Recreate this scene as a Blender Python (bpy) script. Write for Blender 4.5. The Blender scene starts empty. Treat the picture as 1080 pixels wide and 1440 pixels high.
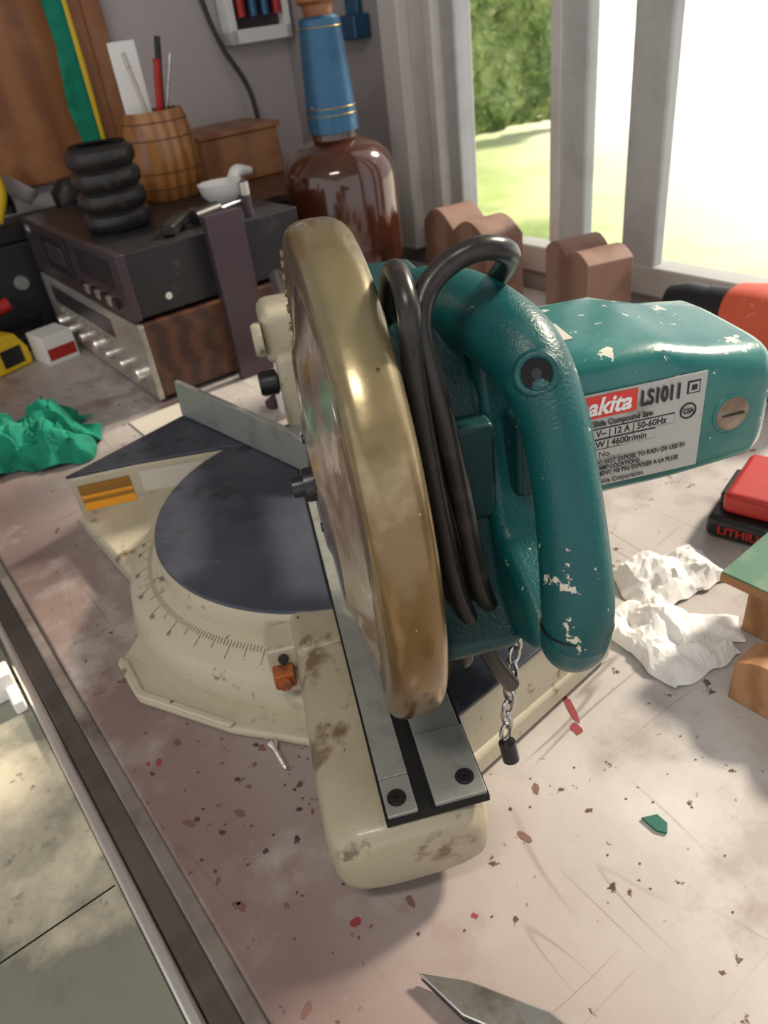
import bpy, bmesh, math, random
from mathutils import Vector, Matrix, noise
random.seed(4)
SC=bpy.context.scene
SC.view_settings.view_transform='Standard'
# ------------------------------------------------------------ camera
TH=math.radians(34); RO=math.radians(8); F=1050.; H=.45
fw=Vector((0,math.cos(TH),-math.sin(TH))); R0=Vector((1,0,0)); U0=Vector((0,math.sin(TH),math.cos(TH)))
R=R0*math.cos(RO)-U0*math.sin(RO); U=R0*math.sin(RO)+U0*math.cos(RO)
cam=bpy.data.cameras.new('camera'); co=bpy.data.objects.new('camera',cam); SC.collection.objects.link(co)
cam.sensor_fit='VERTICAL'; cam.sensor_height=36; cam.lens=F/1440*36; cam.clip_start=.01; cam.clip_end=300
cam.dof.use_dof=True; cam.dof.focus_distance=.40; cam.dof.aperture_fstop=13
M=Matrix((R,U,-fw)).transposed().to_4x4(); M.translation=Vector((0,0,H)); co.matrix_world=M
SC.camera=co

# ------------------------------------------------------------ materials
def mat(name,col,rough=.5,metal=0,layers=(),bump=0,bscale=200,coat=0,emit=None,trans=0,ior=1.45,spec=.5,alpha=1,bdist=.001):
    m=bpy.data.materials.new(name); m.use_nodes=True; nt=m.node_tree; N=nt.nodes; L=nt.links
    b=N['Principled BSDF']
    b.inputs['Roughness'].default_value=rough; b.inputs['Metallic'].default_value=metal
    b.inputs['Coat Weight'].default_value=coat; b.inputs['Coat Roughness'].default_value=.12; b.inputs['Transmission Weight'].default_value=trans
    b.inputs['IOR'].default_value=ior; b.inputs['Specular IOR Level'].default_value=spec; b.inputs['Alpha'].default_value=alpha
    tc=N.new('ShaderNodeTexCoord')
    cur=None
    for ly in layers:
        kind,scale,lo,hi,c=ly[:5]; st=ly[5] if len(ly)>5 else (1,1,1); rot=ly[6] if len(ly)>6 else (0,0,0)
        mp=N.new('ShaderNodeMapping'); mp.inputs['Scale'].default_value=st; mp.inputs['Rotation'].default_value=rot
        mp.inputs['Location'].default_value=(random.random()*5,random.random()*5,random.random()*5) if kind!='grad' else (0,0,0)
        L.new(tc.outputs['Object'],mp.inputs['Vector'])
        if kind=='vor':
            t=N.new('ShaderNodeTexVoronoi'); t.inputs['Scale'].default_value=scale; out=t.outputs['Distance']
            L.new(mp.outputs['Vector'],t.inputs['Vector'])
        elif kind=='grad':
            s=N.new('ShaderNodeSeparateXYZ'); L.new(mp.outputs['Vector'],s.inputs[0]); out=s.outputs[scale]
        elif kind=='wave':
            t=N.new('ShaderNodeTexWave'); t.inputs['Scale'].default_value=scale; t.inputs['Distortion'].default_value=6; t.inputs['Detail'].default_value=3
            L.new(mp.outputs['Vector'],t.inputs['Vector']); out=t.outputs['Fac']
        else:
            t=N.new('ShaderNodeTexNoise'); t.inputs['Scale'].default_value=scale; t.inputs['Detail'].default_value=6 if kind!='scr' else 0
            if kind!='scr': t.inputs['Roughness'].default_value=.62
            L.new(mp.outputs['Vector'],t.inputs['Vector']); out=t.outputs['Fac']
        if kind=='scr':
            r=N.new('ShaderNodeValToRGB'); e=r.color_ramp.elements
            e[0].position=lo-hi; e[0].color=(0,0,0,1); e[1].position=lo+hi; e[1].color=(0,0,0,1)
            x=e.new(lo); x.color=(1,1,1,1); L.new(out,r.inputs[0])
            t2=N.new('ShaderNodeTexNoise'); t2.inputs['Scale'].default_value=scale*2.2; t2.inputs['Detail'].default_value=2; L.new(tc.outputs['Object'],t2.inputs['Vector'])
            r2=N.new('ShaderNodeMapRange'); r2.inputs['From Min'].default_value=.50; r2.inputs['From Max'].default_value=.62; r2.inputs['To Max'].default_value=.7; L.new(t2.outputs['Fac'],r2.inputs['Value'])
            mm=N.new('ShaderNodeMath'); mm.operation='MULTIPLY'; L.new(r.outputs['Color'],mm.inputs[0]); L.new(r2.outputs['Result'],mm.inputs[1]); fac=mm.outputs[0]
        else:
            r=N.new('ShaderNodeMapRange'); r.inputs['From Min'].default_value=lo; r.inputs['From Max'].default_value=hi
            L.new(out,r.inputs['Value']); fac=r.outputs['Result']
        mx=N.new('ShaderNodeMix'); mx.data_type='RGBA'; L.new(fac,mx.inputs['Factor'])
        if cur is None: mx.inputs['A'].default_value=(*col,1)
        else: L.new(cur,mx.inputs['A'])
        mx.inputs['B'].default_value=(*c,1); cur=mx.outputs['Result']
    if cur is None: b.inputs['Base Color'].default_value=(*col,1)
    else: L.new(cur,b.inputs['Base Color'])
    if bump:
        t=N.new('ShaderNodeTexNoise'); t.inputs['Scale'].default_value=bscale; t.inputs['Detail'].default_value=3
        L.new(tc.outputs['Object'],t.inputs['Vector'])
        bp=N.new('ShaderNodeBump'); bp.inputs['Strength'].default_value=bump; bp.inputs['Distance'].default_value=bdist
        L.new(t.outputs['Fac'],bp.inputs['Height']); L.new(bp.outputs['Normal'],b.inputs['Normal'])
    return m
DIRT=(.15,.11,.075)
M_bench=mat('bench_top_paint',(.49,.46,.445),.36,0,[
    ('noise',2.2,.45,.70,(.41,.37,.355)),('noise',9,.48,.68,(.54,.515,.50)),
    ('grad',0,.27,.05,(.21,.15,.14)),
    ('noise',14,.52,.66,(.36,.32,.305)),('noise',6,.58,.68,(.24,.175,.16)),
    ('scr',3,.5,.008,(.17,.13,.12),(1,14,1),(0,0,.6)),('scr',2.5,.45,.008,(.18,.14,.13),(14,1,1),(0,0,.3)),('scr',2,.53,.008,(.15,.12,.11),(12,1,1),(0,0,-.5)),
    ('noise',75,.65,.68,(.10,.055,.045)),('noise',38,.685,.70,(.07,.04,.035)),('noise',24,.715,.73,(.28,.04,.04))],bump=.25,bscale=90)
M_cream=mat('aged_cream_paint',(.47,.43,.325),.42,0,[('noise',12,.50,.78,(.37,.32,.23)),('noise',45,.61,.70,DIRT),('noise',17,.64,.72,(.20,.15,.10)),('noise',90,.68,.70,(.06,.04,.03))],bump=.18,bscale=260,coat=.15)
M_armcream=mat('arm_cream_paint',(.37,.33,.235),.40,0,[('noise',12,.48,.78,(.28,.235,.155)),('noise',45,.60,.70,DIRT),('noise',20,.60,.68,(.15,.10,.065)),('noise',90,.67,.69,(.06,.04,.03))],bump=.18,bscale=260,coat=.2)
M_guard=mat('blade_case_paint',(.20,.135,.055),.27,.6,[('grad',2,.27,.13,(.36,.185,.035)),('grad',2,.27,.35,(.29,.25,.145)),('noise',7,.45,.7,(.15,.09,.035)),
    ('noise',16,.58,.74,(.36,.29,.17)),('noise',60,.67,.70,(.08,.04,.02)),('noise',45,.69,.705,(.7,.62,.5)),('noise',110,.70,.71,(.7,.62,.5))],bump=.16,bscale=100,coat=.5)
M_teal=mat('teal_plastic',(.002,.078,.083),.36,0,[('noise',10,.45,.8,(.003,.05,.055)),('noise',38,.665,.675,(.55,.52,.42)),('noise',85,.685,.695,(.5,.5,.42)),('noise',22,.6,.75,(.02,.12,.12))],bump=.6,bscale=650,bdist=.0006)
M_tealflat=mat('teal_painted_metal',(.008,.135,.130),.3,0,[('noise',14,.46,.7,(.04,.195,.18)),('noise',6,.5,.7,(.006,.09,.09)),('noise',50,.645,.66,(.6,.6,.52)),('noise',100,.67,.68,(.6,.6,.52))],bump=.15,bscale=200,coat=.3)
M_tealdk=mat('dark_teal_plastic',(.0015,.036,.040),.42,0,[('noise',20,.5,.8,(.003,.052,.056)),('noise',60,.69,.70,(.4,.4,.35))],bump=.4,bscale=500)
M_table=mat('turntable_metal',(.048,.056,.078),.42,.25,[('noise',9,.4,.65,(.08,.088,.115)),('noise',12,.58,.66,(.025,.03,.04)),('noise',70,.68,.72,(.17,.16,.15))],bump=.1,bscale=250)
M_smoke=mat('smoked_guard_plastic',(.15,.10,.07),.14,.1,[('noise',14,.45,.62,(.31,.25,.21)),('noise',30,.6,.66,(.44,.39,.34))],coat=.8,bump=.12,bscale=60)
M_steel=mat('steel',(.55,.55,.55),.28,1,[('noise',60,.5,.7,(.35,.33,.3))])
M_grayalu=mat('gray_aluminium_plate',(.31,.32,.30),.38,.35,[('noise',40,.5,.7,(.23,.23,.21))])
M_edge=mat('worn_edge_strip',(.26,.23,.21),.4,.3,[('noise',15,.45,.65,(.14,.11,.10))])
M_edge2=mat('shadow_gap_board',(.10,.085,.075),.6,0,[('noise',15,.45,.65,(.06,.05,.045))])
M_chrome=mat('bright_metal',(.9,.88,.84),.3,1)
M_black=mat('black_plastic',(.012,.012,.013),.4,0)
M_rubber=mat('black_cord_rubber',(.020,.018,.017),.3,0,[('noise',60,.55,.8,(.06,.05,.045))],bump=.1,bscale=300)
M_gap=mat('dark_gap',(.004,.004,.004),.8)
M_screw=mat('dark_screw',(.05,.05,.055),.35,.8)
M_rust=mat('rusty_metal',(.40,.11,.03),.7,.1,[('noise',80,.45,.65,(.16,.055,.02))],bump=.4,bscale=200)
M_bronze=mat('worn_brass_cap',(.20,.15,.11),.45,.5,[('noise',60,.45,.7,(.36,.30,.22))],bump=.3)
M_label=mat('silver_label',(.42,.43,.42),.3,.4,[('noise',40,.6,.7,(.28,.30,.28))])
M_red=mat('label_red',(.65,.045,.035),.4)
M_ink=mat('label_ink',(.02,.02,.02),.5)
M_white=mat('white_print',(.8,.8,.78),.5)
M_orange=mat('warning_label_orange',(.80,.33,.02),.5,0,[('noise',50,.6,.7,(.5,.2,.02)),('wave',60,.75,.85,(.25,.12,.02),(0,0,1))])
M_wlabel=mat('worn_white_label',(.55,.52,.46),.5,0,[('wave',90,.7,.85,(.35,.3,.28),(0,0,1))])
M_wall=mat('wall_gray_paint',(.36,.33,.32),.75,0,[('noise',3,.4,.7,(.30,.27,.27))])
M_wall2=mat('wall_gray_paint_back',(.50,.45,.45),.75,0,[('noise',3,.4,.7,(.44,.40,.40))])
M_frame=mat('window_aluminium',(.46,.47,.46),.45,.15,[('noise',12,.5,.7,(.38,.38,.37))])
M_frame2=mat('window_trim_paint',(.58,.56,.54),.5,0,[('noise',10,.5,.7,(.48,.46,.44))])
M_wood=mat('varnished_wood',(.40,.18,.05),.3,0,[('wave',14,.2,.9,(.27,.10,.025),(1,1,.15))],coat=.4)
M_wood2=mat('reddish_wood_panel',(.32,.13,.05),.4,0,[('wave',4,.2,.9,(.21,.08,.03),(1,1,.2)),('noise',8,.5,.7,(.38,.18,.08))])
M_wood3=mat('raw_pine',(.42,.22,.11),.6,0,[('wave',18,.2,.9,(.32,.155,.07),(1,.2,1)),('noise',60,.6,.7,(.25,.12,.06))],bump=.2)
M_corbel=mat('corbel_wood',(.28,.16,.12),.6,0,[('wave',12,.2,.9,(.19,.10,.07),(.3,1,1))])
M_dkwood=mat('dark_wood_veneer',(.06,.03,.022),.3,0,[('wave',8,.2,.9,(.11,.05,.03),(1,1,4))])
M_hifi=mat('hifi_black',(.03,.028,.032),.35,.2,[('noise',30,.6,.75,(.08,.07,.07))])
M_hififace=mat('hifi_purple_face',(.09,.065,.08),.3,.5)
M_silver=mat('silver_face',(.55,.53,.48),.3,.6,[('noise',20,.5,.7,(.38,.36,.32))])
M_amber=mat('amber_glass',(.060,.016,.007),.06,0,[('noise',7,.5,.7,(.02,.007,.005))],coat=1)
M_blue=mat('blue_foil',(.035,.12,.22),.3,.3,[('noise',9,.5,.7,(.02,.06,.13)),('noise',70,.68,.7,(.45,.5,.55))])
M_gold=mat('gold_line',(.6,.4,.12),.3,.9)
M_tissue=mat('white_tissue',(.82,.81,.80),.9,bump=.2,bscale=400)
M_green=mat('green_cloth',(.005,.24,.15),.85,0,[('noise',30,.45,.7,(.0,.12,.075))],bump=.8,bscale=350)
M_redp=mat('red_plastic',(.42,.025,.02),.4,0,[('noise',20,.5,.8,(.3,.02,.02))])
M_orangep=mat('orange_plastic',(.60,.10,.05),.4,0,[('noise',50,.62,.66,(.6,.5,.42))])
M_yellow=mat('yellow_plastic',(.75,.50,.02),.4)
M_gpaint=mat('green_painted_wood',(.06,.16,.10),.5,0,[('noise',25,.5,.7,(.18,.26,.17))])
M_sawtop=mat('cast_saw_top',(.27,.27,.225),.28,.2,[('noise',4,.42,.62,(.40,.375,.29)),('noise',9,.5,.62,(.20,.20,.17)),('noise',5,.50,.64,(.85,.78,.60)),('noise',60,.6,.7,(.26,.25,.21))],bump=.1)  # pale warm noise paints sunlit patches into the colour
M_darkbody=mat('dark_cabinet',(.03,.03,.032),.6)
M_floor=mat('floor_concrete',(.18,.17,.16),.8,0,[('noise',5,.4,.7,(.12,.11,.10))])
M_ceil=mat('ceiling_paint',(.6,.58,.55),.8)
M_lawn=mat('lawn_grass',(.42,.55,.18),.9,0,[('noise',1.2,.4,.6,(.58,.66,.30)),('noise',.5,.5,.62,(.22,.34,.10)),('grad',0,-4.6,-2.4,(.97,.95,.84))])  # x gradient to near-white paints overexposed glare into the grass colour
M_hedge=mat('hedge_leaves',(.22,.34,.10),.8,0,[('noise',6,.42,.62,(.46,.56,.22)),('noise',2,.5,.62,(.13,.22,.07)),('noise',11,.55,.7,(.62,.68,.34)),('noise',1.1,.60,.68,(.60,.48,.18))],bump=1,bscale=8,bdist=.2)
M_paint=mat('paint_chip',(.005,.10,.07),.5)
M_stain=mat('dark_stain',(.07,.045,.04),.5); M_rstain=mat('red_stain',(.24,.035,.04),.5); M_bstain=mat('brown_stain',(.17,.09,.075),.5)
# ------------------------------------------------------------ mesh helpers
def obj(name,me,par=None,m=None):
    o=bpy.data.objects.new(name,me); SC.collection.objects.link(o)
    if par: o.parent=par
    if m: me.materials.append(m)
    return o
def group(name,mw=Matrix.Identity(4)):
    e=bpy.data.objects.new(name,None); e.empty_display_size=.05; SC.collection.objects.link(e); e.matrix_world=mw; return e
def raw(name,vs,fs,m,par=None,smooth=False,bevel=0,seg=2,sub=0):
    me=bpy.data.meshes.new(name); me.from_pydata([tuple(v) for v in vs],[],fs)
    bm=bmesh.new(); bm.from_mesh(me); bmesh.ops.recalc_face_normals(bm,faces=bm.faces[:]); bm.to_mesh(me); bm.free()
    for p in me.polygons: p.use_smooth=smooth or bevel>0
    o=obj(name,me,par,m)
    if bevel:
        b=o.modifiers.new('b','BEVEL'); b.width=bevel; b.segments=seg; b.limit_method='ANGLE'; b.angle_limit=math.radians(30); b.harden_normals=True
    if sub:
        s=o.modifiers.new('s','SUBSURF'); s.levels=sub; s.render_levels=sub
    return o
def prism(name,poly,z0,z1,m,par=None,bevel=.001,axis='z',seg=2):
    n=len(poly)
    def P(a,b,c):
        return (a,b,c) if axis=='z' else ((c,a,b) if axis=='x' else (a,c,b))
    vs=[P(a,b,z0) for a,b in poly]+[P(a,b,z1) for a,b in poly]
    fs=[list(range(n)),list(range(2*n-1,n-1,-1))]+[[i,(i+1)%n,n+(i+1)%n,n+i] for i in range(n)]
    return raw(name,vs,fs,m,par,bevel=bevel,seg=seg)
def box(name,lo,hi,m,par=None,bevel=.002,seg=2):
    return prism(name,[(lo[0],lo[1]),(hi[0],lo[1]),(hi[0],hi[1]),(lo[0],hi[1])],lo[2],hi[2],m,par,bevel,seg=seg)
def cr(pts,k=8):
    P=[Vector(p) for p in pts]; P=[P[0]*2-P[1]]+P+[P[-1]*2-P[-2]]; out=[]
    for i in range(1,len(P)-2):
        for j in range(k):
            t=j/k; a,b,c,d=P[i-1:i+3]
            out.append(.5*((2*b)+(c-a)*t+(2*a-5*b+4*c-d)*t*t+(3*b-a-3*c+d)*t**3))
    out.append(P[-2]); return out
def tube(name,pts,rad,m,par=None,n=14,k=8,flat=1.0,updir=None,cap=True):
    C=cr(pts,k) if k>1 else [Vector(p) for p in pts]
    if isinstance(rad,(int,float)): rr=[rad]*len(C)
    else:
        if k>1:
            q=cr([(r,0,0) for r in rad],k); rr=[v.x for v in q]
        else: rr=list(rad)
    vs=[];fs=[]; up=Vector(updir) if updir else Vector((.13,.21,1)).normalized(); nrm=None
    for i,c in enumerate(C):
        t=(C[min(i+1,len(C)-1)]-C[max(i-1,0)]).normalized()
        if nrm is None: nrm=(up-t*up.dot(t)).normalized()
        else: nrm=(nrm-t*nrm.dot(t)).normalized()
        if updir: nrm=(up-t*up.dot(t)).normalized()
        bn=t.cross(nrm)
        for j in range(n):
            a=2*math.pi*j/n; vs.append(c+(nrm*math.cos(a)+bn*math.sin(a)*flat)*rr[i])
    for i in range(len(C)-1):
        for j in range(n): fs.append([i*n+j,i*n+(j+1)%n,(i+1)*n+(j+1)%n,(i+1)*n+j])
    if cap: fs.append(list(range(n))); fs.append(list(range(len(vs)-n,len(vs))))
    o=raw(name,vs,fs,m,par,smooth=True); e=o.modifiers.new('e','EDGE_SPLIT'); e.split_angle=math.radians(60); return o
def lathe(name,prof,m,par=None,c=(0,0,0),axis='z',n=48,a0=0,a1=360,smooth=True,bevel=0):
    full=abs(a1-a0)>=360; k=n if full else n+1; vs=[];fs=[]; q=len(prof); c=Vector(c)
    for i in range(k):
        a=math.radians(a0+(a1-a0)*i/n)
        for r,h in prof:
            x,y=r*math.cos(a),r*math.sin(a)
            v={'z':Vector((x,y,h)),'x':Vector((h,x,y)),'y':Vector((y,h,x))}[axis]; vs.append(c+v)
    for i in range(n):
        i2=(i+1)%k
        for j in range(q-1): fs.append([i*q+j,i2*q+j,i2*q+j+1,i*q+j+1])
    me=bpy.data.meshes.new(name); me.from_pydata([tuple(v) for v in vs],[],fs)
    bm=bmesh.new(); bm.from_mesh(me); bmesh.ops.remove_doubles(bm,verts=bm.verts[:],dist=1e-6); bmesh.ops.recalc_face_normals(bm,faces=bm.faces[:]); bm.to_mesh(me); bm.free()
    for p in me.polygons: p.use_smooth=smooth
    o=obj(name,me,par,m)
    if smooth:
        e=o.modifiers.new('e','EDGE_SPLIT'); e.split_angle=math.radians(38)
    return o
def loft(name,secs,m,par=None,n=40,axis='x',cap=True):
    vs=[];fs=[]
    for p,c1,c2,h1,h2,pw in secs:
        for j in range(n):
            a=2*math.pi*j/n; ca,sa=math.cos(a),math.sin(a)
            u=c1+h1*math.copysign(abs(ca)**(2/pw),ca); v=c2+h2*math.copysign(abs(sa)**(2/pw),sa)
            vs.append((p,u,v) if axis=='x' else ((u,p,v) if axis=='y' else (u,v,p)))
    for i in range(len(secs)-1):
        for j in range(n): fs.append([i*n+j,i*n+(j+1)%n,(i+1)*n+(j+1)%n,(i+1)*n+j])
    if cap: fs+= [list(range(n)),list(range(len(vs)-n,len(vs)))]
    o=raw(name,vs,fs,m,par,smooth=True); e=o.modifiers.new('e','EDGE_SPLIT'); e.split_angle=math.radians(45); return o
def torus(name,c,R_,r,m,par=None,nrm=(0,0,1),n=28,k=12,stretch=1,sdir=None):
    z=Vector(nrm).normalized(); x=z.orthogonal().normalized() if sdir is None else Vector(sdir).normalized(); y=z.cross(x); c=Vector(c)
    vs=[];fs=[]
    for i in range(n):
        a=2*math.pi*i/n; d=x*math.cos(a)*stretch+y*math.sin(a); dn=(x*math.cos(a)+y*math.sin(a))
        for j in range(k):
            b=2*math.pi*j/k; vs.append(c+d*R_+dn*(r*math.cos(b))+z*(r*math.sin(b)))
    for i in range(n):
        for j in range(k): fs.append([i*k+j,((i+1)%n)*k+j,((i+1)%n)*k+(j+1)%k,i*k+(j+1)%k])
    return raw(name,vs,fs,m,par,smooth=True)
def disc(name,c,nrm,r,h,m,par=None,n=28,bevel=0):
    z=Vector(nrm).normalized(); x=z.orthogonal().normalized(); y=z.cross(x); c=Vector(c)
    vs=[c+(x*math.cos(2*math.pi*i/n)+y*math.sin(2*math.pi*i/n))*r for i in range(n)]; vs+=[v+z*h for v in vs]
    fs=[list(range(n)),list(range(2*n-1,n-1,-1))]+[[i,(i+1)%n,n+(i+1)%n,n+i] for i in range(n)]
    return raw(name,vs,fs,m,par,bevel=bevel or min(r,h)*.2)
def text(name,s,loc,size,m,par,rot=(math.pi/2,0,0),bold=0,sx=1,shear=0):
    c=bpy.data.curves.new(name,'FONT'); c.body=s; c.size=size; c.extrude=.0001; c.offset=bold; c.shear=shear
    o=bpy.data.objects.new(name,c); SC.collection.objects.link(o); o.parent=par; o.location=loc; o.rotation_euler=rot; o.scale=(sx,1,1); c.materials.append(m); return o
def quad(name,pts,m,par): return raw(name,pts,[[0,1,2,3]],m,par)

# ============================================================ ROOM (bench frame: x=across bench to window, y=along bench)
BM=Matrix.Rotation(math.radians(33.17),4,'Z')
def rbox(name,lo,hi,m):
    o=box(name,lo,hi,m,None,0); o.matrix_world=BM; return o
rbox('floor',(-2.2,-2,-.95),(1.12,1.75,-.9),M_floor)
rbox('ceiling',(-2.2,-2,1.5),(1.12,1.75,1.56),M_ceil)
rbox('wall_back',(-2.2,1.65,-.9),(1.12,1.75,1.5),M_wall2)
w=group('wall_window',BM)
box('below_sill',(1.0,-2,-.9),(1.05,1.65,.03),M_wall,w,0)
box('above_window',(1.0,-2,1.15),(1.05,1.65,1.5),M_wall,w,0)
box('beside_window_far',(1.0,1.27,.03),(1.05,1.65,1.15),M_wall,w,0)
box('beside_window_near',(1.0,-2,.03),(1.05,-.55,1.15),M_wall,w,0)
g=group('window_1',BM)
box('frame_bottom',(.985,-.55,.03),(1.03,1.27,.075),M_frame,g,.004)
box('frame_top',(.985,-.55,1.08),(1.03,1.27,1.15),M_frame,g,.004)
for i,(a,b,x0,x1) in enumerate([(.822,.885,.995,1.02),(.680,.742,.988,1.012),(1.10,1.135,.99,1.03),(-.55,-.47,.98,1.03)]):
    box('mullion_%d'%(i+1),(x0,a,.05),(x1,b,1.1),M_frame,g,.005)
for i,(a,b,x0) in enumerate([(1.14,1.165,.975),(1.168,1.215,.985),(1.218,1.275,.965)]):
    box('casing_%d'%(i+1),(x0,a,0.03),(1.02,b,1.15),M_frame2,g,.005)
box('mullion_edge',(.988,.868,.085),(.997,.888,1.08),M_frame2,g,.002)
mg=bpy.data.materials.new('window_glass'); mg.use_nodes=True; nt=mg.node_tree; nt.nodes.clear()
o_=nt.nodes.new('ShaderNodeOutputMaterial'); t_=nt.nodes.new('ShaderNodeBsdfTransparent'); gl=nt.nodes.new('ShaderNodeBsdfGlossy'); gl.inputs['Roughness'].default_value=.02
mx=nt.nodes.new('ShaderNodeMixShader'); mx.inputs[0].default_value=.06; nt.links.new(t_.outputs[0],mx.inputs[1]); nt.links.new(gl.outputs[0],mx.inputs[2]); nt.links.new(mx.outputs[0],o_.inputs[0])
for i,(a,b) in enumerate([(.885,1.10),(.742,.822),(-.47,.68)]):
    box('pane_%d'%(i+1),(1.005,a,.07),(1.008,b,1.08),mg,g,0)
# ============================================================ OUTSIDE
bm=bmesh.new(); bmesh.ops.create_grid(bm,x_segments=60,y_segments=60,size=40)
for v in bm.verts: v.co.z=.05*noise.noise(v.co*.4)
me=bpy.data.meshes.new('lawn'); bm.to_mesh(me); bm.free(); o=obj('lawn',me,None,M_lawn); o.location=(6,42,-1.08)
vs=[];fs=[]; nx,nz=150,70
for j in range(nz):
    for i in range(nx):
        x=-7+i*10.2/(nx-1); z=-1.02+j*5.5/(nz-1)
        p=Vector((x,0,z)); d=.7*noise.noise(p*.6)+.35*noise.noise(p*2)+.18*noise.noise(p*6)+.1*noise.noise(p*14)
        lean=.12*(z+1.1)**1.4*.3
        vs.append((x+.15*noise.noise(p*5+Vector((3,3,3))),10.2-d+lean,z))
for j in range(nz-1):
    for i in range(nx-1): a=j*nx+i; fs.append([a,a+1,a+nx+1,a+nx])
raw('hedge',vs,fs,M_hedge,None,smooth=True)
# ============================================================ WORKBENCH
g=group('workbench',BM)
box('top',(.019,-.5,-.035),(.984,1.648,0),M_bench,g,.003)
box('edge_trim',(.008,-.5,-.035),(.0195,1.648,-.003),M_edge,g,.002)
box('gap_fill_strip',(-.008,-.5,-.040),(.0085,1.3,-.016),M_edge2,g,.002)  # strip added to fill the gap, coloured as its brown-grey shade
for i,(x,y) in enumerate([(.08,-.4),(.9,-.4),(.08,1.5),(.9,1.5)]): box('leg_%d'%i,(x-.04,y-.04,-.9),(x+.04,y+.04,-.035),M_wood3,g)
box('apron',(.04,-.45,-.13),(.06,1.6,-.035),M_wood3,g)
def stains(name,L,m):
    vs=[];fs=[]
    for x,y,rx,ry,rot in L:
        b=len(vs); n=14
        for i in range(n):
            a=2*math.pi*i/n; k=1+.6*noise.noise(Vector((x*90+math.cos(a)*1.3,y*90+math.sin(a)*1.3,1)))
            u=rx*math.cos(a)*k; v=ry*math.sin(a)*k; vs.append((x+u*math.cos(rot)-v*math.sin(rot),y+u*math.sin(rot)+v*math.cos(rot),.0003))
        fs.append(list(range(b,b+n)))
    return raw(name,vs,fs,m,None)
L=[]
for i in range(80):
    x=random.gauss(-.12,.06); y=random.gauss(.33,.07)
    if (x*.837+y*.547)<.03: continue
    r=random.choice([.0006,.0010,.0013,.0022]); L.append((x,y,r,r*random.uniform(.6,1),random.random()*3))
for i in range(22): L.append((random.uniform(0,.2),random.uniform(.2,.36),.0008,.0007,0))
stains('paint_stains',L,M_stain)
stains('paint_stains',[(.1185,.372,.0026,.018,.1),(.1165,.352,.0042,.006,0),(-.051,.236,.0035,.0028,.4),(-.035,.262,.007,.003,.2),(-.025,.268,.004,.002,.2),(.155,.50,.004,.003,0),(-.26,.62,.006,.004,1),(.02,.23,.002,.0015,0)],M_rstain)
L=[]
for i in range(70):
    x=random.gauss(-.15,.10); y=random.gauss(.36,.12)
    if (x*.837+y*.547)<.03 or y<.16: continue
    r=random.choice([.0008,.0014,.002,.0035]); L.append((x,y,r*random.uniform(1,1.6),r*.7,random.random()*3))
stains('paint_stains',L,M_bstain)
# ============================================================ TABLE SAW at left, lower
g=group('table_saw',BM)
box('top',(-.75,-.3,-.045),(-.018,.62,-.022),M_sawtop,g,.002)
box('extension_top',(-.75,.623,-.045),(-.018,1.3,-.022),M_sawtop,g,.002)
box('front_rail',(-.0175,-.3,-.03),(-.0085,1.3,-.014),M_chrome,g,.003,3)
box('seam',(-.75,.365,-.0225),(-.02,.3660,-.0215),M_gap,g,0)
box('cabinet',(-.65,-.15,-.9),(-.12,1.1,-.045),M_darkbody,g,.01)
box('rail_bracket',(-.055,.60,-.022),(-.02,.612,.006),M_white,g,.002)
box('rail_bracket_foot',(-.03,.575,-.022),(-.02,.64,-.008),M_white,g,.002)
box('fence_handle',(-.12,.68,-.022),(-.03,.74,.015),M_black,g,.008)
tube('fence_knob',[(-.11,.79,-.004),(-.05,.79,.0)],.018,M_black,g)

# ============================================================ MITER SAW
TC=Vector((-.05,.6,0)); S=Matrix.Translation(TC)@Matrix.Rotation(math.radians(8),4,'Z'); Si=S.inverted()
saw=group('miter_saw',S)
BD=math.radians(131); Wd=Vector((math.cos(BD),math.sin(BD),0)); Nd=Vector((math.cos(BD+math.pi/2),math.sin(BD+math.pi/2),0))
def wn(w,n,z=0):
    return Si@(TC+Wd*w+Nd*n+Vector((0,0,z)))
def wpoly(name,poly,z0,z1,m,bevel=.003,top=None):
    P=[wn(a,b) for a,b in poly]
    return prism(name,[(p.x,p.y) for p in P],z0,z1,m,saw,bevel)
for sg,nm in((1,'left'),(-1,'right')):
    f=lambda L:[(a*sg,b) for a,b in L]
    wpoly('base_deck_'+nm,f([(.268,.145),(.28,-.04),(.08,-.06),(.10,.165)]),.002,.026,M_cream,.006)
    wpoly('base_wing_'+nm,f([(.263,.1425),(.277,-.02),(.13,-.03),(.165,.0),(.225,.08)]),.01,.072,M_cream,.003)
    wpoly('base_wing_top_'+nm,f([(.264,.143),(.278,-.021),(.13,-.031),(.165,.001),(.2255,.081)]),.0722,.0755,M_table,.0008)
wpoly('base_foot',[(.115,.155),(.058,.195),(.036,.227),(-.012,.236),(-.10,.205),(-.20,.15),(-.2,-.05),(.15,-.05)],0,.009,M_cream,.004)
wpoly('base_foot_rim',[(.04,.222),(.034,.2275),(-.012,.2365),(-.10,.2055),(-.10,.199),(-.012,.229),(.032,.219)],.009,.013,M_cream,.002)
def facequad(name,p,q_,t0,t1,z0,z1,m,off=.0008):
    a=wn(*p);b=wn(*q_); d=(b-a); n=Vector((d.y,-d.x,0)).normalized()
    if n.dot(Vector((-.034,-.601,0))-a)<0: n=-n
    A=a+d*t0+n*off;B=a+d*t1+n*off
    return quad(name,[A+Vector((0,0,z0)),B+Vector((0,0,z0)),B+Vector((0,0,z1)),A+Vector((0,0,z1))],m,saw)
facequad('warning_label',(.263,.1425),(.225,.08),.10,.85,.030,.062,M_orange)
facequad('rating_label',(.225,.08),(.165,.0),.0,.70,.038,.064,M_wlabel)
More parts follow.
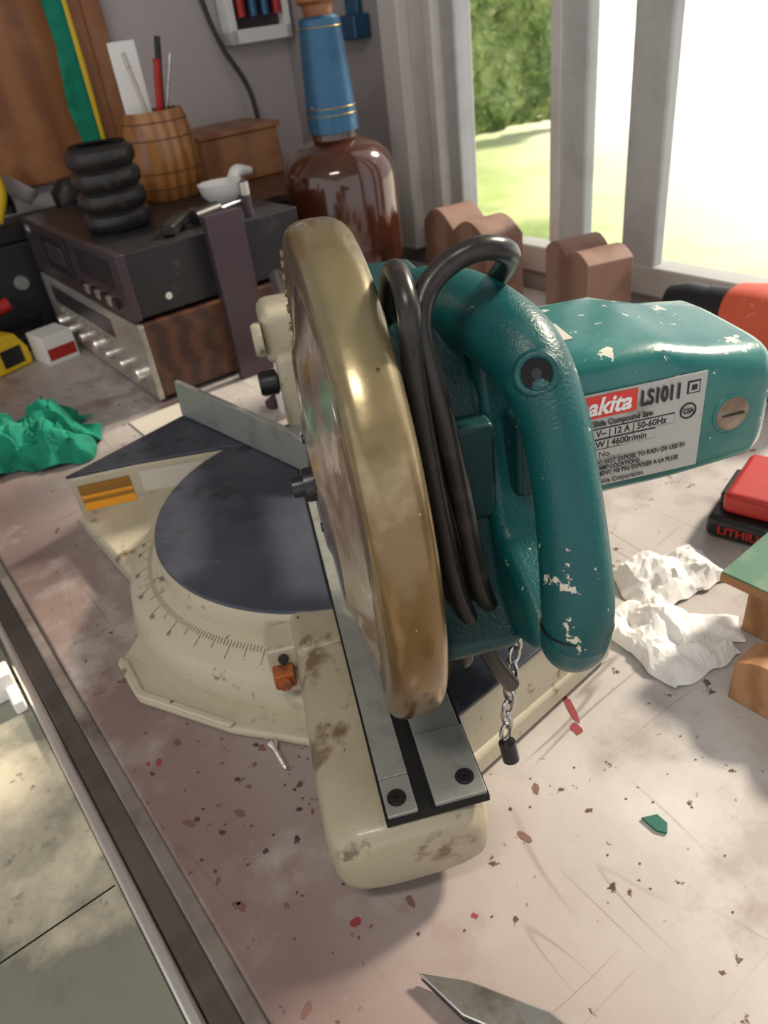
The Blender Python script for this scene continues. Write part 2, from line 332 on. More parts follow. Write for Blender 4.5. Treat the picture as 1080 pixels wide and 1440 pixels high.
lathe('scale_ring',[(.16,.05),(.172,.047),(.194,.036),(.199,.030),(.203,.008),(.205,0)],M_cream,saw,n=90)
lathe('turntable_side',[(.15,.074),(.1625,.074),(.165,.071),(.166,.045)],M_cream,saw,n=90)
lathe('turntable_top',[(0,.0752),(.160,.0752),(.1635,.0745),(.1645,.072)],M_table,saw,n=90)
vs=[];fs=[]
for i in range(-50,51):
    a=math.radians(i*1.0)+ (BD+math.pi/2-math.radians(8)); r0=.1745; r1=.179 if i%5 else (.188 if i%10==0 else .184)
    if abs(i)>47: continue
    c,s=math.cos(a),math.sin(a); w_=.00026
    zf=lambda r:.047-(r-.172)*.5+.0004
    b=len(vs)
    for r,sg in((r0,-1),(r0,1),(r1,1),(r1,-1)): vs.append((r*c-s*w_*sg,r*s+c*w_*sg,zf(r)))
    fs.append([b,b+1,b+2,b+3])
raw('scale_marks',vs,fs,M_stain,saw)
for k,lab in enumerate(('45','40','30','20','10','0')):
    ang=(BD+math.pi/2-math.radians(8))+math.radians([45,40,30,20,10,0][k])*-1
    r=.1915; p=Vector((r*math.cos(ang),r*math.sin(ang),.0385)); text('scale_number_%d'%k,lab,p,.006,M_stain,saw,rot=(math.radians(25),0,ang+math.pi/2))
# arm
loft('arm_body',[(-.12,-.009,.040,.046,.030,4),(-.17,-.009,.040,.048,.032,4),(-.30,-.009,.042,.0495,.030,4),(-.336,-.009,.043,.049,.0290,3.8),(-.348,-.009,.043,.047,.0275,3.5),(-.355,-.009,.043,.043,.024,3.2),(-.358,-.009,.043,.036,.019,2.8)],M_armcream,saw,axis='y',n=56)
box('arm_root',(-.056,-.20,.045),(.040,-.13,.0735),M_armcream,saw,.008,3)
box('slot_bed',(-.022,-.352,.0705),(.0385,.16,.0757),M_gap,saw,.0005)
box('kerf_plate_left',(-.0205,-.325,.0715),(-.003,.155,.0775),M_grayalu,saw,.0006)
box('kerf_plate_right',(.007,-.300,.0715),(.0365,.155,.0772),M_grayalu,saw,.0006)
box('kerf_front_left',(-.0205,-.3505,.0715),(-.003,-.3255,.078),M_grayalu,saw,.0008)
box('kerf_front_right',(.007,-.3505,.0715),(.0375,-.3005,.0785),M_grayalu,saw,.0008)
for i,(x,y) in enumerate([(-.013,-.340),(.028,-.338)]):
    torus('screw_rim_%d'%i,(x,y,.0785),.0048,.0008,M_gap,saw)
    disc('screw_%d'%i,(x,y,.0775),(0,0,1),.0042,.0015,M_screw,saw)
    box('screw_slot_%da'%i,(x-.003,y-.0005,.0789),(x+.003,y+.0005,.0793),M_gap,saw,0); box('screw_slot_%db'%i,(x-.0005,y-.003,.0789),(x+.0005,y+.003,.0793),M_gap,saw,0)
box('indicator_block',(-.078,-.185,.045),(-.05,-.155,.066),M_cream,saw,.002)
disc('indicator_screw',(-.066,-.186,.058),(0,-1,.2),.004,.002,M_screw,saw)
box('rust_pointer',(-.076,-.198,.038),(-.060,-.184,.052),M_rust,saw,.002)
disc('rust_bolt',(-.068,-.199,.045),(0,-1,.3),.005,.003,M_rust,saw)
P=[(.02,.076),(.02,.105),(.06,.118),(.27,.122),(.275,.078)]
for sg,nm in((1,'left'),(-1,'right')):
    vs=[wn(a*sg,-.012,z) for a,z in P]+[wn(a*sg,-.018,z) for a,z in P]; n=len(P)
    raw('fence_'+nm,vs,[list(range(n)),list(range(2*n-1,n-1,-1))]+[[i,(i+1)%n,n+(i+1)%n,n+i] for i in range(n)],M_grayalu,saw,bevel=.001)
box('rear_column',(-.02,.15,.03),(.05,.22,.16),M_cream,saw,.01,3)
for x in(.010,.04): tube('slide_pipe_%d'%(x>.02),[(x,-.06,.165),(x,.42,.165)],.010,M_steel,saw,k=1,n=20)
box('pipe_block',(-.028,.17,.14),(.06,.24,.200),M_cream,saw,.012,3)
lathe('bracket_knob',[(0,-.02),(.012,-.02),(.014,-.016),(.014,0),(.006,.002)],M_black,saw,c=(-.022,.18,.12),axis='x',n=20)
lathe('bracket_knob_b',[(0,-.01),(.016,-.01),(.018,-.006),(.018,.0)],M_cream,saw,c=(-.028,.175,.172),axis='x',n=24)
box('rear_arm',(-.004,-.16,.15),(.05,-.02,.21),M_cream,saw,.014,3)
# ------- blade case
GC=Vector((.0075,-.218,.22)); RG=.145
def sector(name,prof,m,a0,a1,n,xs=lambda a:1,par=saw,cap=True):
    q=len(prof); vs=[];fs=[]
    for i in range(n+1):
        a=math.radians(a0+(a1-a0)*i/n); k=xs(math.degrees(a))
        for r,x in prof: vs.append(GC+Vector((x*k,-r*math.cos(a),r*math.sin(a))))
    for i in range(n):
        for j in range(q): fs.append([i*q+j,(i+1)*q+j,(i+1)*q+(j+1)%q,i*q+(j+1)%q])
    if cap: fs+=[list(range(q)),list(range(n*q,n*q+q))]
    o=raw(name,vs,fs,m,par,smooth=True); e=o.modifiers.new('e','EDGE_SPLIT'); e.split_angle=math.radians(40); return o
hw=.0150
prof=[(.108,-hw+.004),(.112,-hw+.0012),(.116,-hw)]
for i in range(15):
    t=math.pi*(-.5+i/14); prof.append((.131+.014*max(0,math.cos(t))**.60,(hw)*math.copysign(abs(math.sin(t))**.80,math.sin(t))))
prof+=[(.118,hw),(.05,hw+.001),(.012,hw+.001),(.012,hw-.005),(.10,hw-.005),(.118,hw-.006),(.118,-hw+.008)]
sector('blade_case',prof,M_guard,-46,196,112,lambda a:1+.10*max(0,min(1,(a-50)/40)))
lathe('lower_guard_disc',[(0,-.027),(.040,-.027),(.045,-.0250),(.078,-.0235),(.084,-.0205),(.1145,-.0152),(.1145,-.010),(0,-.010)],M_smoke,saw,c=GC,axis='x',n=72)
sector('lower_guard_rim',[(.09,-.0150),(.128,-.0150),(.131,-.0125),(.131,.011),(.128,.0135),(.09,.0135),(.09,.0115),(.126,.0115),(.127,.010),(.127,-.011),(.126,-.0125),(.09,-.0125)],M_smoke,-168,-20,50)
for k in range(9):
    a=math.radians(122+k*7.0); p=GC+Vector((-hw-.0005,-.136*math.cos(a),.136*math.sin(a))); disc('case_rib_%d'%k,p,(-1,0,0),.0030,.002,M_guard,saw,n=12)
for k in range(3):
    a=math.radians(30+k*120); disc('guard_rivet_%d'%k,GC+Vector((-.026,-.032*math.cos(a),.032*math.sin(a))),(-1,0,0),.003,.002,M_screw,saw,n=14)
lathe('arbor_bolt',[(0,-.040),(.006,-.040),(.0065,-.038),(.0065,-.033),(.010,-.033),(.0105,-.030),(.0105,-.025),(0,-.025)],M_screw,saw,c=GC,axis='x',n=24)
vs=[];nt_=60
for k in range(nt_):
    for da,r in((0,.127),(.55,.121),(.7,.119)):
        a=2*math.pi*(k+da)/nt_; vs.append((GC.y+r*math.cos(a),GC.z+r*math.sin(a)))
prism('saw_blade',vs,.0,.002,M_steel,saw,0,axis='x')
# ------- gear housing
prism('gear_housing',[(-.205,.318),(-.245,.314),(-.268,.28),(-.278,.22),(-.300,.175),(-.325,.160),(-.31,.142),(-.24,.132),(-.12,.14),(-.07,.18),(-.07,.27),(-.12,.315)],.025,.074,M_tealdk,saw,.009,axis='x',seg=4)
prism('housing_side_panel',[(-.222,.305),(-.262,.29),(-.270,.25),(-.274,.215),(-.23,.21)],.0225,.030,M_tealdk,saw,.002,axis='x')
prism('handle_web',[(-.22,.305),(-.262,.298),(-.276,.25),(-.290,.208),(-.325,.200),(-.349,.185),(-.345,.170),(-.325,.158),(-.22,.15)],.068,.098,M_teal,saw,.009,axis='x',seg=4)
box('switch_plate',(.046,-.284,.215),(.072,-.268,.272),M_tealdk,saw,.003)
box('trigger',(.080,-.292,.228),(.096,-.27,.272),M_tealdk,saw,.004)
# ------- grip handle
gp=[(.056,-.165,.298),(.063,-.205,.311),(.074,-.250,.317),(.085,-.288,.3085),(.0895,-.313,.287),(.0890,-.331,.260),(.0880,-.344,.230),(.0870,-.352,.205),(.0860,-.354,.186)]
tube('grip',gp,[.016,.018,.0185,.0183,.0160,.0153,.0163,.0170,.0158],M_teal,saw,n=32,k=10,flat=1.08,updir=(1,0,0))
tube('grip_base',[(.0860,-.354,.191),(.0855,-.351,.180),(.084,-.343,.172)],[.0170,.0160,.0120],M_teal,saw,n=30,k=8,updir=(1,0,0))
torus('grip_seam',(.0864,-.3535,.1935),.0170,.0006,M_gap,saw,nrm=(0,.12,1),n=40,k=6)
hn=Vector((-.42,-.80,.43)).normalized(); hb=Vector((.0895,-.3000,.3010))
disc('hole_boss',hb,hn,.0112,.0190,M_teal,saw); torus('hole_lip',hb+hn*.0190,.0085,.0018,M_teal,saw,nrm=hn)
disc('hole',hb+hn*.0180,hn,.0070,.0014,M_gap,saw); disc('hole_screw',hb+hn*.0185,hn,.0024,.0012,M_screw,saw)
# ------- motor
my,mz=-.214,.240
loft('motor_housing',[(.062,my,mz,.048,.042,4),(.075,my,mz,.052,.046,6),(.172,my,mz,.053,.046,6),(.186,my,mz-.002,.0528,.0435,6),(.205,my,mz-.004,.052,.0400,6),(.236,my,mz-.005,.051,.0375,5.5),(.243,my,mz-.006,.048,.035,5),(.247,my,mz-.006,.042,.030,4)],M_tealflat,saw,n=80)
box('top_sticker',(.10,-.235,.2858),(.135,-.21,.2866),M_wlabel,saw,0)
yf=my-.0533
box('rating_plate',(.085,yf-.0008,.2085),(.1985,yf+.0004,.2675),M_label,saw,.0003)
box('brand_strip',(.085,yf-.0014,.2530),(.1575,yf-.0007,.2662),M_red,saw,0)
T=lambda n,s,x,z,sz,m=M_ink,b=0,sx=1,sh=0: text(n,s,(x,yf-.0016,z),sz,m,saw,bold=b,sx=sx,shear=sh)
T('print_brand','makita',.1185,.2553,.0140,M_white,.0004,.95,.25)
T('print_model','LS1011',.1595,.2550,.0125,b=.0004,sx=.66)
T('print_type','Slide Compound Saw',.1325,.2478,.0048,b=.0001,sx=.85)
for i,(z0,x0,x1) in enumerate([(.2400,.12,.181),(.2332,.12,.170),(.2272,.12,.150)]):
    box('print_box_%d'%i,(x0,yf-.0012,z0),(x1,yf-.0009,z0+.0062),M_ink,saw,0)
    box('print_field_%d'%i,(x0+.0003,yf-.0015,z0+.0004),(x1-.0003,yf-.0011,z0+.0058),M_label,saw,0)
T('print_volts','V~ | 12 A | 50-60Hz',.1345,.2413,.0056,b=.0001,sx=.9)
T('print_rpm','W | 4600r/min',.1345,.2345,.0056,b=.0001,sx=.9)
T('print_no','No.',.1365,.2282,.005)
T('print_warn1','DO NOT EXPOSE TO RAIN OR USE IN',.1345,.2232,.0040,b=.00006,sx=.80)
T('print_warn2','DAMP LOCATIONS.',.1345,.2194,.0040,b=.00006,sx=.80)
T('print_warn3','SEMENT: NE PAS EXPOSER A LA PLUIE',.1335,.2156,.0040,b=.00006,sx=.78)
T('print_corp','Makita Corporation',.1345,.2104,.0042,sx=.9)
box('square_mark',(.187,yf-.0012,.256),(.1945,yf-.0009,.2635),M_ink,saw,0); box('square_mark_in',(.1878,yf-.0015,.2568),(.1937,yf-.0011,.2627),M_label,saw,0)
box('square_mark2',(.1892,yf-.0018,.2582),(.1923,yf-.0013,.2613),M_ink,saw,0)
torus('cert_mark',(.189,yf-.001,.2455),.0045,.0005,M_ink,saw,nrm=(0,1,0)); T('print_cert','CSA',.1857,.2440,.0045,b=.0001,sx=.8)
disc('brush_cap',(.2185,-.2600,.236),(.06,-1,0),.0128,.0062,M_tealflat,saw,n=32); disc('brush_cap_brass',(.2185,-.2618,.236),(.06,-1,0),.0105,.005,M_bronze,saw,n=32)
box('brush_slot',(.2115,-.2673,.2353),(.2255,-.2664,.2367),M_screw,saw,0)
# ------- power cord wound on the handle
cr_=.0051
tube('cord_front',[(.036,-.215,.30),(.033,-.25,.336),(.0310,-.28,.354),(.0302,-.302,.344),(.0295,-.303,.318),(.0325,-.302,.28),(.037,-.302,.233),(.0424,-.305,.182),(.056,-.31,.138),(.069,-.306,.108)],cr_,M_rubber,saw,k=10)
tube('cord_loop',[(.066,-.30,.150),(.0545,-.303,.185),(.0490,-.301,.2346),(.0437,-.300,.2767),(.0380,-.298,.314),(.0360,-.295,.335),(.0430,-.288,.347),(.055,-.284,.3545),(.068,-.284,.358),(.080,-.280,.3545),(.087,-.268,.346),(.088,-.245,.330),(.08,-.22,.31)],.0054,M_rubber,saw,k=10)
tube('cord_back',[(.045,-.26,.15),(.048,-.292,.142),(.056,-.300,.150),(.051,-.296,.19),(.044,-.290,.235),(.038,-.288,.28),(.0345,-.285,.32),(.036,-.27,.335)],.0048,M_rubber,saw,k=10)
tube('cord_low',[(.04,-.20,.145),(.040,-.27,.124),(.044,-.298,.130),(.040,-.297,.18),(.036,-.292,.23)],.0048,M_rubber,saw,k=10)
for i in range(9):
    zz=.148-i*.0112; x=.0755-.009*(i/8); torus('chain_link_%d'%i,(x,-.300,zz),.0042,.0014,M_steel,saw,nrm=((1,.4,0) if i%2 else (-.5,1,0)),n=16,k=8,stretch=1.7,sdir=(0,0,1))
tube('chain_pin',[(.066,-.303,.052),(.0675,-.306,.038)],.0056,M_screw,saw,k=1)

# ============================================================ BENCH ITEMS
def crumple(name,cx,cy,rx,ry,h,m,seed,rot=0,n=40,z0=.001,f=14):
    vs=[];fs=[]
    for j in range(n):
        for i in range(n):
            u=i/(n-1)*2-1; v=j/(n-1)*2-1
            k=1+.22*noise.noise(Vector((math.atan2(v,u)*1.3,seed,2)))
            x=u*rx*k; y=v*ry*k; rr=min(1,max(abs(u),abs(v)))
            p=Vector((x*f,y*f,seed)); a=noise.noise(p)+.6*abs(noise.noise(p*2.1))+.3*abs(noise.noise(p*4.7))
            zz=h*max(0,(1-rr**3))*(.55+.75*a)+.25*h*abs(noise.noise(p*1.3+Vector((9,0,0))))
            x+=.35*h*noise.noise(p*1.7+Vector((5,1,0))); y+=.35*h*noise.noise(p*1.7+Vector((1,7,0)))
            c,s=math.cos(rot),math.sin(rot); vs.append((cx+x*c-y*s,cy+x*s+y*c,z0+max(0,zz)))
    for j in range(n-1):
        for i in range(n-1): a=j*n+i; fs.append([a,a+1,a+n+1,a+n])
    o=raw(name,vs,fs,m,None,smooth=False)
    s=o.modifiers.new('so','SOLIDIFY'); s.thickness=.0008; s.offset=1
    return o
crumple('crumpled_tissue',.210,.428,.034,.046,.019,M_tissue,3.3,.4,f=34,n=20)
crumple('crumpled_tissue',.243,.500,.047,.030,.018,M_tissue,7.1,.3,f=34,n=20)
crumple('crumpled_tissue',.248,.432,.026,.016,.008,M_tissue,5.1,-.3,f=34,n=14)
crumple('green_rag',-.478,.935,.095,.072,.058,M_green,1.7,.2,n=70,f=24)
g=group('battery_pack',Matrix.Translation((.368,.548,0))@Matrix.Rotation(math.radians(-42),4,'Z'))
box('shell_lower',(-.056,-.045,0),(.06,.05,.024),M_black,g,.008,3)
box('shell_upper',(-.046,-.036,.024),(.06,.05,.046),M_redp,g,.007,3)
box('latch',(-.052,-.02,.022),(-.04,.03,.036),M_black,g,.003)
text('print_cell','LITHIUM',(-.044,-.0456,.008),.012,M_redp,g,bold=.0003)
g=group('cordless_drill',Matrix.Translation((.484,.845,0))@Matrix.Rotation(math.radians(123),4,'Z'))
loft('body',[(-.11,0,.083,.022,.022,3),(-.10,0,.083,.036,.036,3),(.0,0,.085,.038,.038,3),(.035,0,.085,.034,.034,2.6)],M_orangep,g,n=32)
loft('gearbox',[(.035,0,.085,.029,.029,2),(.07,0,.085,.026,.026,2)],M_black,g,n=28)
lathe('chuck',[(.024,.07),(.025,.10),(.018,.125),(.008,.13),(0,.13)],M_black,g,c=(0,0,.085),axis='x',n=28)
loft('handle',[(.0,-.06,.0,.022,.018,3),(.06,-.055,.0,.02,.017,3),(.09,-.05,0,.02,.016,3)],M_orangep,g,axis='z',n=24)
box('battery',(-.10,-.04,0),(-.0,.04,.03),M_black,g,.006)
def scal(name,mw,m,w_,hgt,th,amp=.01,nb=3):
    g=group(name,mw); P=[(-w_/2,0),(w_/2,0),(w_/2,hgt*.75)]
    for i in range(25):
        t=i/24; x=w_/2-t*w_; P.append((x,hgt*.78+amp*abs(math.sin(t*math.pi*nb))*(1.3-t*.4)))
    P.append((-w_/2,hgt*.7)); prism('profile',P,-th/2,th/2,m,g,.002,axis='y'); return g
g=group('painted_board',Matrix.Translation((.245,.422,0))@Matrix.Rotation(math.radians(35),4,'Z'))
box('board',(.0,-.13,.0600),(.10,.0,.0680),M_wood3,g,.001); box('paint_face',(.0005,-.1295,.068),(.0995,-.0005,.0695),M_gpaint,g,.0005)
scal('scalloped_wood_bracket',Matrix.Translation((.318,.388,0))@Matrix.Rotation(math.radians(-55),4,'Z'),M_wood3,.115,.056,.03,.011)
scal('scalloped_wood_bracket',Matrix.Translation((.2815,.3174,0))@Matrix.Rotation(math.radians(-55),4,'Z'),M_wood3,.13,.045,.03,.010)
def BP(m_,s_,z=0,rot=0): return BM@Matrix.Translation((m_,s_,z))@Matrix.Rotation(math.radians(rot),4,'Z')
scal('wooden_corbel',BP(.90,.985,0,78),M_corbel,.21,.155,.07,.022,2)
scal('wooden_corbel',BP(.86,.700,0,70),M_corbel,.12,.165,.07,.012,2)
g=group('amber_glass_jug',BP(.745,1.13,0))
lathe('body',[(0,0),(.07,0),(.085,.006),(.092,.03),(.094,.12),(.094,.215),(.091,.235),(.083,.252),(.068,.266),(.05,.274),(.038,.280),(.034,.30)],M_amber,g,n=56)
lathe('neck_sleeve',[(.035,.288),(.041,.29),(.0405,.31),(.037,.37),(.033,.425),(.032,.442),(.028,.446),(0,.446)],M_blue,g,n=40)
for i,z in enumerate((.315,.325,.432)): torus('gold_band_%d'%i,(0,0,z),.0405 if z<.4 else .0335,.0007,M_gold,g,n=40,k=6)
lathe('stopper',[(.022,.445),(.024,.46),(.032,.465),(.032,.49),(.02,.50),(0,.50)],M_wood2,g,n=28)
g=group('stereo_receiver',BP(0,0,0))
m0,m1,s0,s1=.309,.60,1.03,1.50
box('cabinet',(m0+.008,s0,.008),(m1,s1,.118),M_dkwood,g,.002)
box('faceplate',(m0,s0-.002,.006),(m0+.009,s1+.002,.119),M_silver,g,.002)
box('tuner_window',(m0-.001,s0+.12,.075),(m0+.002,s1-.05,.105),M_hififace,g,.001)
for i in range(7): lathe('knob_%d'%i,[(0,-.012),(.007 if i%3 else .011,-.012),(.008 if i%3 else .012,-.010),(.008 if i%3 else .012,0)],M_chrome,g,c=(m0,s0+.04+i*.062,.04),axis='x',n=20)
for i in range(10): box('key_%d'%i,(m0-.004,s0+.12+i*.03,.060),(m0,s0+.135+i*.03,.068),M_silver,g,.001)
for i,s_ in enumerate((s0+.03,s1-.03)): box('foot_%d'%i,(m0+.03,s_-.01,0),(m0+.06,s_+.01,.01),M_black,g)
g=group('cassette_deck',BP(.0,0,0))
box('case',(m0+.012,s0+.01,.124),(m1,s1+.01,.214),M_hifi,g,.002)
box('front_panel',(m0+.002,s0+.008,.122),(m0+.014,s1+.012,.215),M_hififace,g,.002)
box('display',(m0-.0005,s0+.05,.165),(m0+.003,s0+.19,.202),M_black,g,.001)
box('tape_door',(m0-.002,s0+.24,.145),(m0+.003,s0+.37,.205),M_black,g,.002)
box('tape_door_glass',(m0-.003,s0+.26,.16),(m0-.001,s0+.35,.19),M_hififace,g,.001)
for i in range(7): box('button_%d'%i,(m0-.004,s0+.05+i*.024,.135),(m0+.002,s0+.068+i*.024,.148),M_silver if i%2 else M_hifi,g,.001)
disc('side_screw',(m0+.06,s0+.0095,.145),(0,-1,0),.005,.002,M_chrome,g)
text('print_deck','hi-fi',(m0-.001,s1-.02,.195),.016,M_white,g,rot=(math.pi/2,0,-math.pi/2))
g=group('leaning_slat',BP(0,0,0)); box('slat',(.435,1.005,0),(.492,1.02,.240),M_hififace,g,.001)
g=group('speaker_box',BP(0,0,0)); box('cabinet',(.625,1.27,0),(.83,1.55,.19),M_dkwood,g,.003); box('grille',(.635,1.263,.01),(.82,1.27,.18),M_black,g,.002)
g=group('wooden_box',BP(0,0,0)); box('carcass',(.66,1.46,.19),(.83,1.60,.275),M_wood2,g,.003); box('lid',(.655,1.455,.275),(.835,1.605,.285),M_wood2,g,.002)
g=group('wooden_barrel_cup',BP(.540,1.355,.214))
lathe('staves',[(0,0),(.046,0),(.049,.003),(.056,.035),(.0585,.07),(.056,.105),(.049,.135),(.043,.135),(.043,.12),(0,.118)],M_wood,g,n=40)
for i,(z,r) in enumerate(((.02,.0535),(.045,.0575),(.095,.0575),(.12,.0535))): torus('hoop_%d'%i,(0,0,z),r,.0008,M_dkwood,g,n=40,k=6)
for i,(dx,dy,L_,m_,r_) in enumerate([(.01,-.02,.07,M_redp,.006),(-.015,.0,.085,M_wlabel,.004),(.025,.0,.10,M_black,.005),(.0,.02,.09,M_black,.004),(.028,-.015,.075,M_steel,.003)]):
    tube('pen_%d'%i,[(dx*.6,dy*.6,.12),(dx*1.6,dy*1.6,.135+L_)],r_,m_,g,k=1)
box('card',(-.045,.0,.12),(-.0,.002,.235),M_white,g,.0005)
g=group('green_cloth_strip',BP(.50,1.58,0)); loft('strip',[(.26,0,.0,.014,.006,3),(.36,-.005,.0,.022,.006,3),(.46,.002,.0,.016,.006,3),(.60,0,.0,.02,.006,3)],M_green,g,axis='z',n=16); loft('yellow_edge',[(.28,.02,.0,.004,.004,3),(.42,.022,.0,.006,.004,3),(.58,.022,.0,.004,.004,3)],M_yellow,g,axis='z',n=12); box('hanger',(-.01,-.0,.59),(.01,.04,.61),M_steel,g,.001)
g=group('stacked_tire_cup',BP(.388,1.215,.214))
for i in range(4):
    lathe('tire_%d'%i,[(.03,i*.029),(.043,i*.029),(.0495,i*.029+.006),(.051,i*.029+.0145),(.0495,i*.029+.023),(.043,i*.029+.0285),(.03,i*.029+.0285)],M_rubber,g,n=40)
lathe('inner',[(.040,.118),(.038,.06),(0,.06)],M_gap,g,n=30)
g=group('white_ladle',BP(.55,1.18,.214,20))
lathe('bowl',[(0,.004),(.02,.005),(.032,.018),(.036,.034),(.034,.034),(.03,.018),(.018,.008),(0,.007)],M_white,g,n=30)
tube('handle',[(.03,0,.032),(.05,.005,.04),(.085,.01,.034)],[.009,.010,.006],M_white,g)
g=group('folding_knife',BP(.44,1.11,.214,50)); box('grip',(-.06,-.01,0),(.04,.01,.016),M_black,g,.004); box('blade',(.04,-.007,.006),(.09,.007,.008),M_steel,g,.0005)
g=group('screwdriver',BP(.50,1.10,.214,20)); tube('grip',[(-.05,0,.012),(.0,0,.012)],[.011,.012],M_black,g); tube('shaft',[(.0,0,.012),(.07,0,.012)],.003,M_steel,g)
g=group('aa_battery',BP(.53,1.06,.214)); lathe('cell',[(0,0),(.0072,0),(.0072,.048),(.003,.049),(.003,.051),(0,.051)],M_hififace,g,n=20); lathe('band',[(.0074,.03),(.0074,.048)],M_silver,g,n=20)
g=group('tape_roll',BP(.44,.86,0)); lathe('roll',[(.012,0),(.024,0),(.024,.03),(.012,.03),(.012,0)],M_white,g,n=30); torus('core',(0,0,.03),.014,.003,M_blue,g)
g=group('utility_knife',BP(.50,.86,0,-40)); box('grip',(-.05,-.011,0),(.05,.011,.018),M_yellow,g,.004); box('blade',(.05,-.006,.008),(.075,.006,.009),M_steel,g,0)
g=group('marker_pen',BP(.455,.905,0,30)); tube('barrel',[(-.05,0,.008),(.05,0,.008)],.008,M_hififace,g,k=1)
g=group('clear_bag',BP(.30,.93,0)); box('film',(-.05,-.05,0),(.05,.08,.002),M_wlabel,g,.001)
g=group('tape_measure',BP(.185,1.40,0,20)); prism('case',[(-.035,0),(.035,0),(.035,.03),(.02,.06),(-.02,.065),(-.035,.045)],-.02,.02,M_yellow,g,.005,axis='y'); box('side_label',(-.02,-.0215,.01),(.02,-.02,.04),M_black,g,.001)
g=group('parts_box',BP(.262,1.38,0,10)); box('carton',(-.028,-.03,0),(.028,.03,.05),M_white,g,.001); box('label',(-.025,-.031,.008),(.025,-.0295,.028),M_redp,g,0)
g=group('hand_plane',BP(.185,1.48,0,5)); box('sole',(-.10,-.03,0),(.10,.03,.03),M_black,g,.004); tube('tote',[(-.06,0,.03),(-.02,0,.07),(.05,0,.085)],[.013,.012,.012],M_redp,g); lathe('knob',[(.008,.03),(.01,.045),(.016,.055),(0,.065)],M_black,g,c=(.085,0,0),n=20)
g=group('toolbox',BP(.30,1.588,0)); box('tub',(-.17,-.045,0),(.17,.045,.17),M_hifi,g,.006); box('tray',(-.175,-.05,.17),(.175,.05,.20),M_black,g,.004)
lathe('latch_dial',[(0,-.006),(.012,-.006),(.014,0)],M_grayalu,g,c=(-.02,-.045,.10),axis='y',n=20)
g=group('pruning_shears',BP(.335,1.575,.2,20)); tube('handle_a',[(-.07,-.02,.012),(-.04,-.01,.05),(-.03,0,.085)],[.011,.012,.009],M_yellow,g); tube('handle_b',[(-.02,.01,.012),(-.02,.01,.03),(-.03,0,.05)],[.011,.012,.009],M_black,g); prism('blade',[(-.035,.06),(.02,.02),(.045,.035),(.0,.07),(-.03,.085)],-.002,.002,M_chrome,g,.0005,axis='y')
g=group('tool_pouch',BP(.430,1.57,.2,0)); loft('pouch',[(0,0,0,.035,.025,3),(.03,0,0,.038,.03,2.5),(.05,0,0,.02,.018,2.2)],M_black,g,axis='z',n=24)
# scissors lying near the corner of the bench
g=group('scissors',Matrix.Translation((0,0,0)))
prism('blade_upper',[(-.017,.2000),(.010,.1925),(.050,.172),(.066,.156),(.055,.148),(.004,.1760)],.0050,.0078,M_steel,g,.0010)
prism('blade_lower',[(-.016,.1985),(.004,.1755),(.050,.146),(.060,.150),(.02,.178)],.0018,.0048,M_screw,g,.0006)
disc('pivot',(.058,.153,.007),(0,0,1),.004,.0025,M_steel,g)
torus('bow_a',(.108,.122,.007),.02,.005,M_black,g,stretch=1.4,sdir=(1,-.5,0)); torus('bow_b',(.088,.092,.007),.02,.005,M_black,g,stretch=1.4,sdir=(1,-1.0,0))
g=group('wood_screw',Matrix.Translation((-.101,.361,.0045))@Matrix.Rotation(math.radians(115),4,'Z')@Matrix.Rotation(math.pi/2,4,'Y'))
lathe('shank',[(0,-.014),(.0015,-.010),(.0018,.008),(.0042,.013),(.0042,.0142),(0,.0142)],M_chrome,g,n=16)
for i in range(8): torus('thread_%d'%i,(0,0,-.010+i*.002),.0018,.0004,M_chrome,g,n=12,k=5)
prism('paint_chip',[(.136,.276),(.147,.277),(.151,.270),(.148,.263),(.142,.266)],.0004,.0020,M_paint,None,.0005)
g=group('wooden_panel',BP(0,0,0)); box('board',(.10,1.625,.24),(.60,1.648,1.0),M_wood2,g,.004); box('stile',(.565,1.618,.24),(.60,1.626,1.0),M_wood2,g,.002)
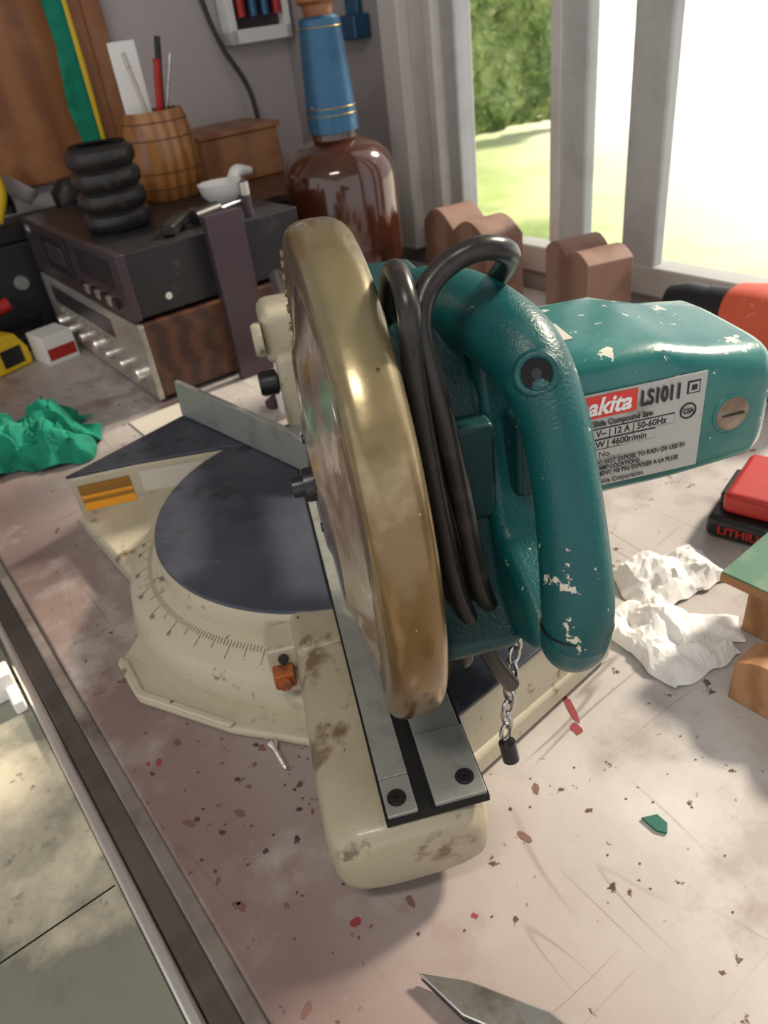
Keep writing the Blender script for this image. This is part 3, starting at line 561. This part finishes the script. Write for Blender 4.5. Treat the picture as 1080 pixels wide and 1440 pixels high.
g=group('tool_rack',BP(0,0,0))
box('backboard',(.855,1.63,.42),(.99,1.645,.90),M_hififace,g,.002)
for i,(a,b,c,d) in enumerate([(.845,.415,.99,.44),(.845,.415,.862,.90),(.975,.415,.99,.90)]): box('rack_frame_%d'%i,(a,1.605,b),(c,1.646,d),M_white,g,.002)
for i in range(4):
    tube('tool_handle_%d'%i,[(.88+i*.028,1.612,.46),(.88+i*.028,1.612,.54)],.009,[M_redp,M_blue,M_blue,M_redp][i],g); tube('tool_shaft_%d'%i,[(.88+i*.028,1.612,.54),(.88+i*.028,1.612,.62)],.003,M_steel,g,k=1)
g=group('wall_cable',BP(0,0,0)); tube('cable',[(.80,1.64,1.2),(.805,1.64,.7),(.81,1.64,.52),(.83,1.63,.42),(.865,1.61,.33),(.87,1.60,.2)],.005,M_rubber,g)
g=group('bar_clamp',BP(0,0,0)); box('bar',(.985,1.36,.42),(.998,1.40,.95),M_blue,g,.003); box('jaw',(.96,1.34,.40),(.998,1.42,.44),M_blue,g,.004)

# ============================================================ LIGHT
W=bpy.data.worlds.new('w'); SC.world=W; W.use_nodes=True; b=W.node_tree.nodes['Background']; b.inputs[0].default_value=(.98,.97,.99,1); b.inputs[1].default_value=1.0
l=bpy.data.lights.new('sun','SUN'); l.energy=6.2; l.angle=math.radians(7); l.color=(1,.88,.70)
lo=bpy.data.objects.new('sun',l); SC.collection.objects.link(lo)
d=Vector((-.72,-.42,-.60)); lo.rotation_euler=d.to_track_quat('-Z','Y').to_euler()
g=group('added_ceiling_light',Matrix.Translation((-.35,-.25,1.46)))  # unseen lamp added behind the camera for rim highlight and fill
box('housing',(-.32,-.10,.0),(.32,.10,.04),M_white,g,.004)
al=bpy.data.lights.new('tube','AREA'); al.shape='RECTANGLE'; al.size=.6; al.size_y=.16; al.energy=9; al.color=(1,.93,.82)  # out-of-view area source, added to streak the blade case
ao=bpy.data.objects.new('tube',al); SC.collection.objects.link(ao); ao.parent=g; ao.location=(0,0,-.005)
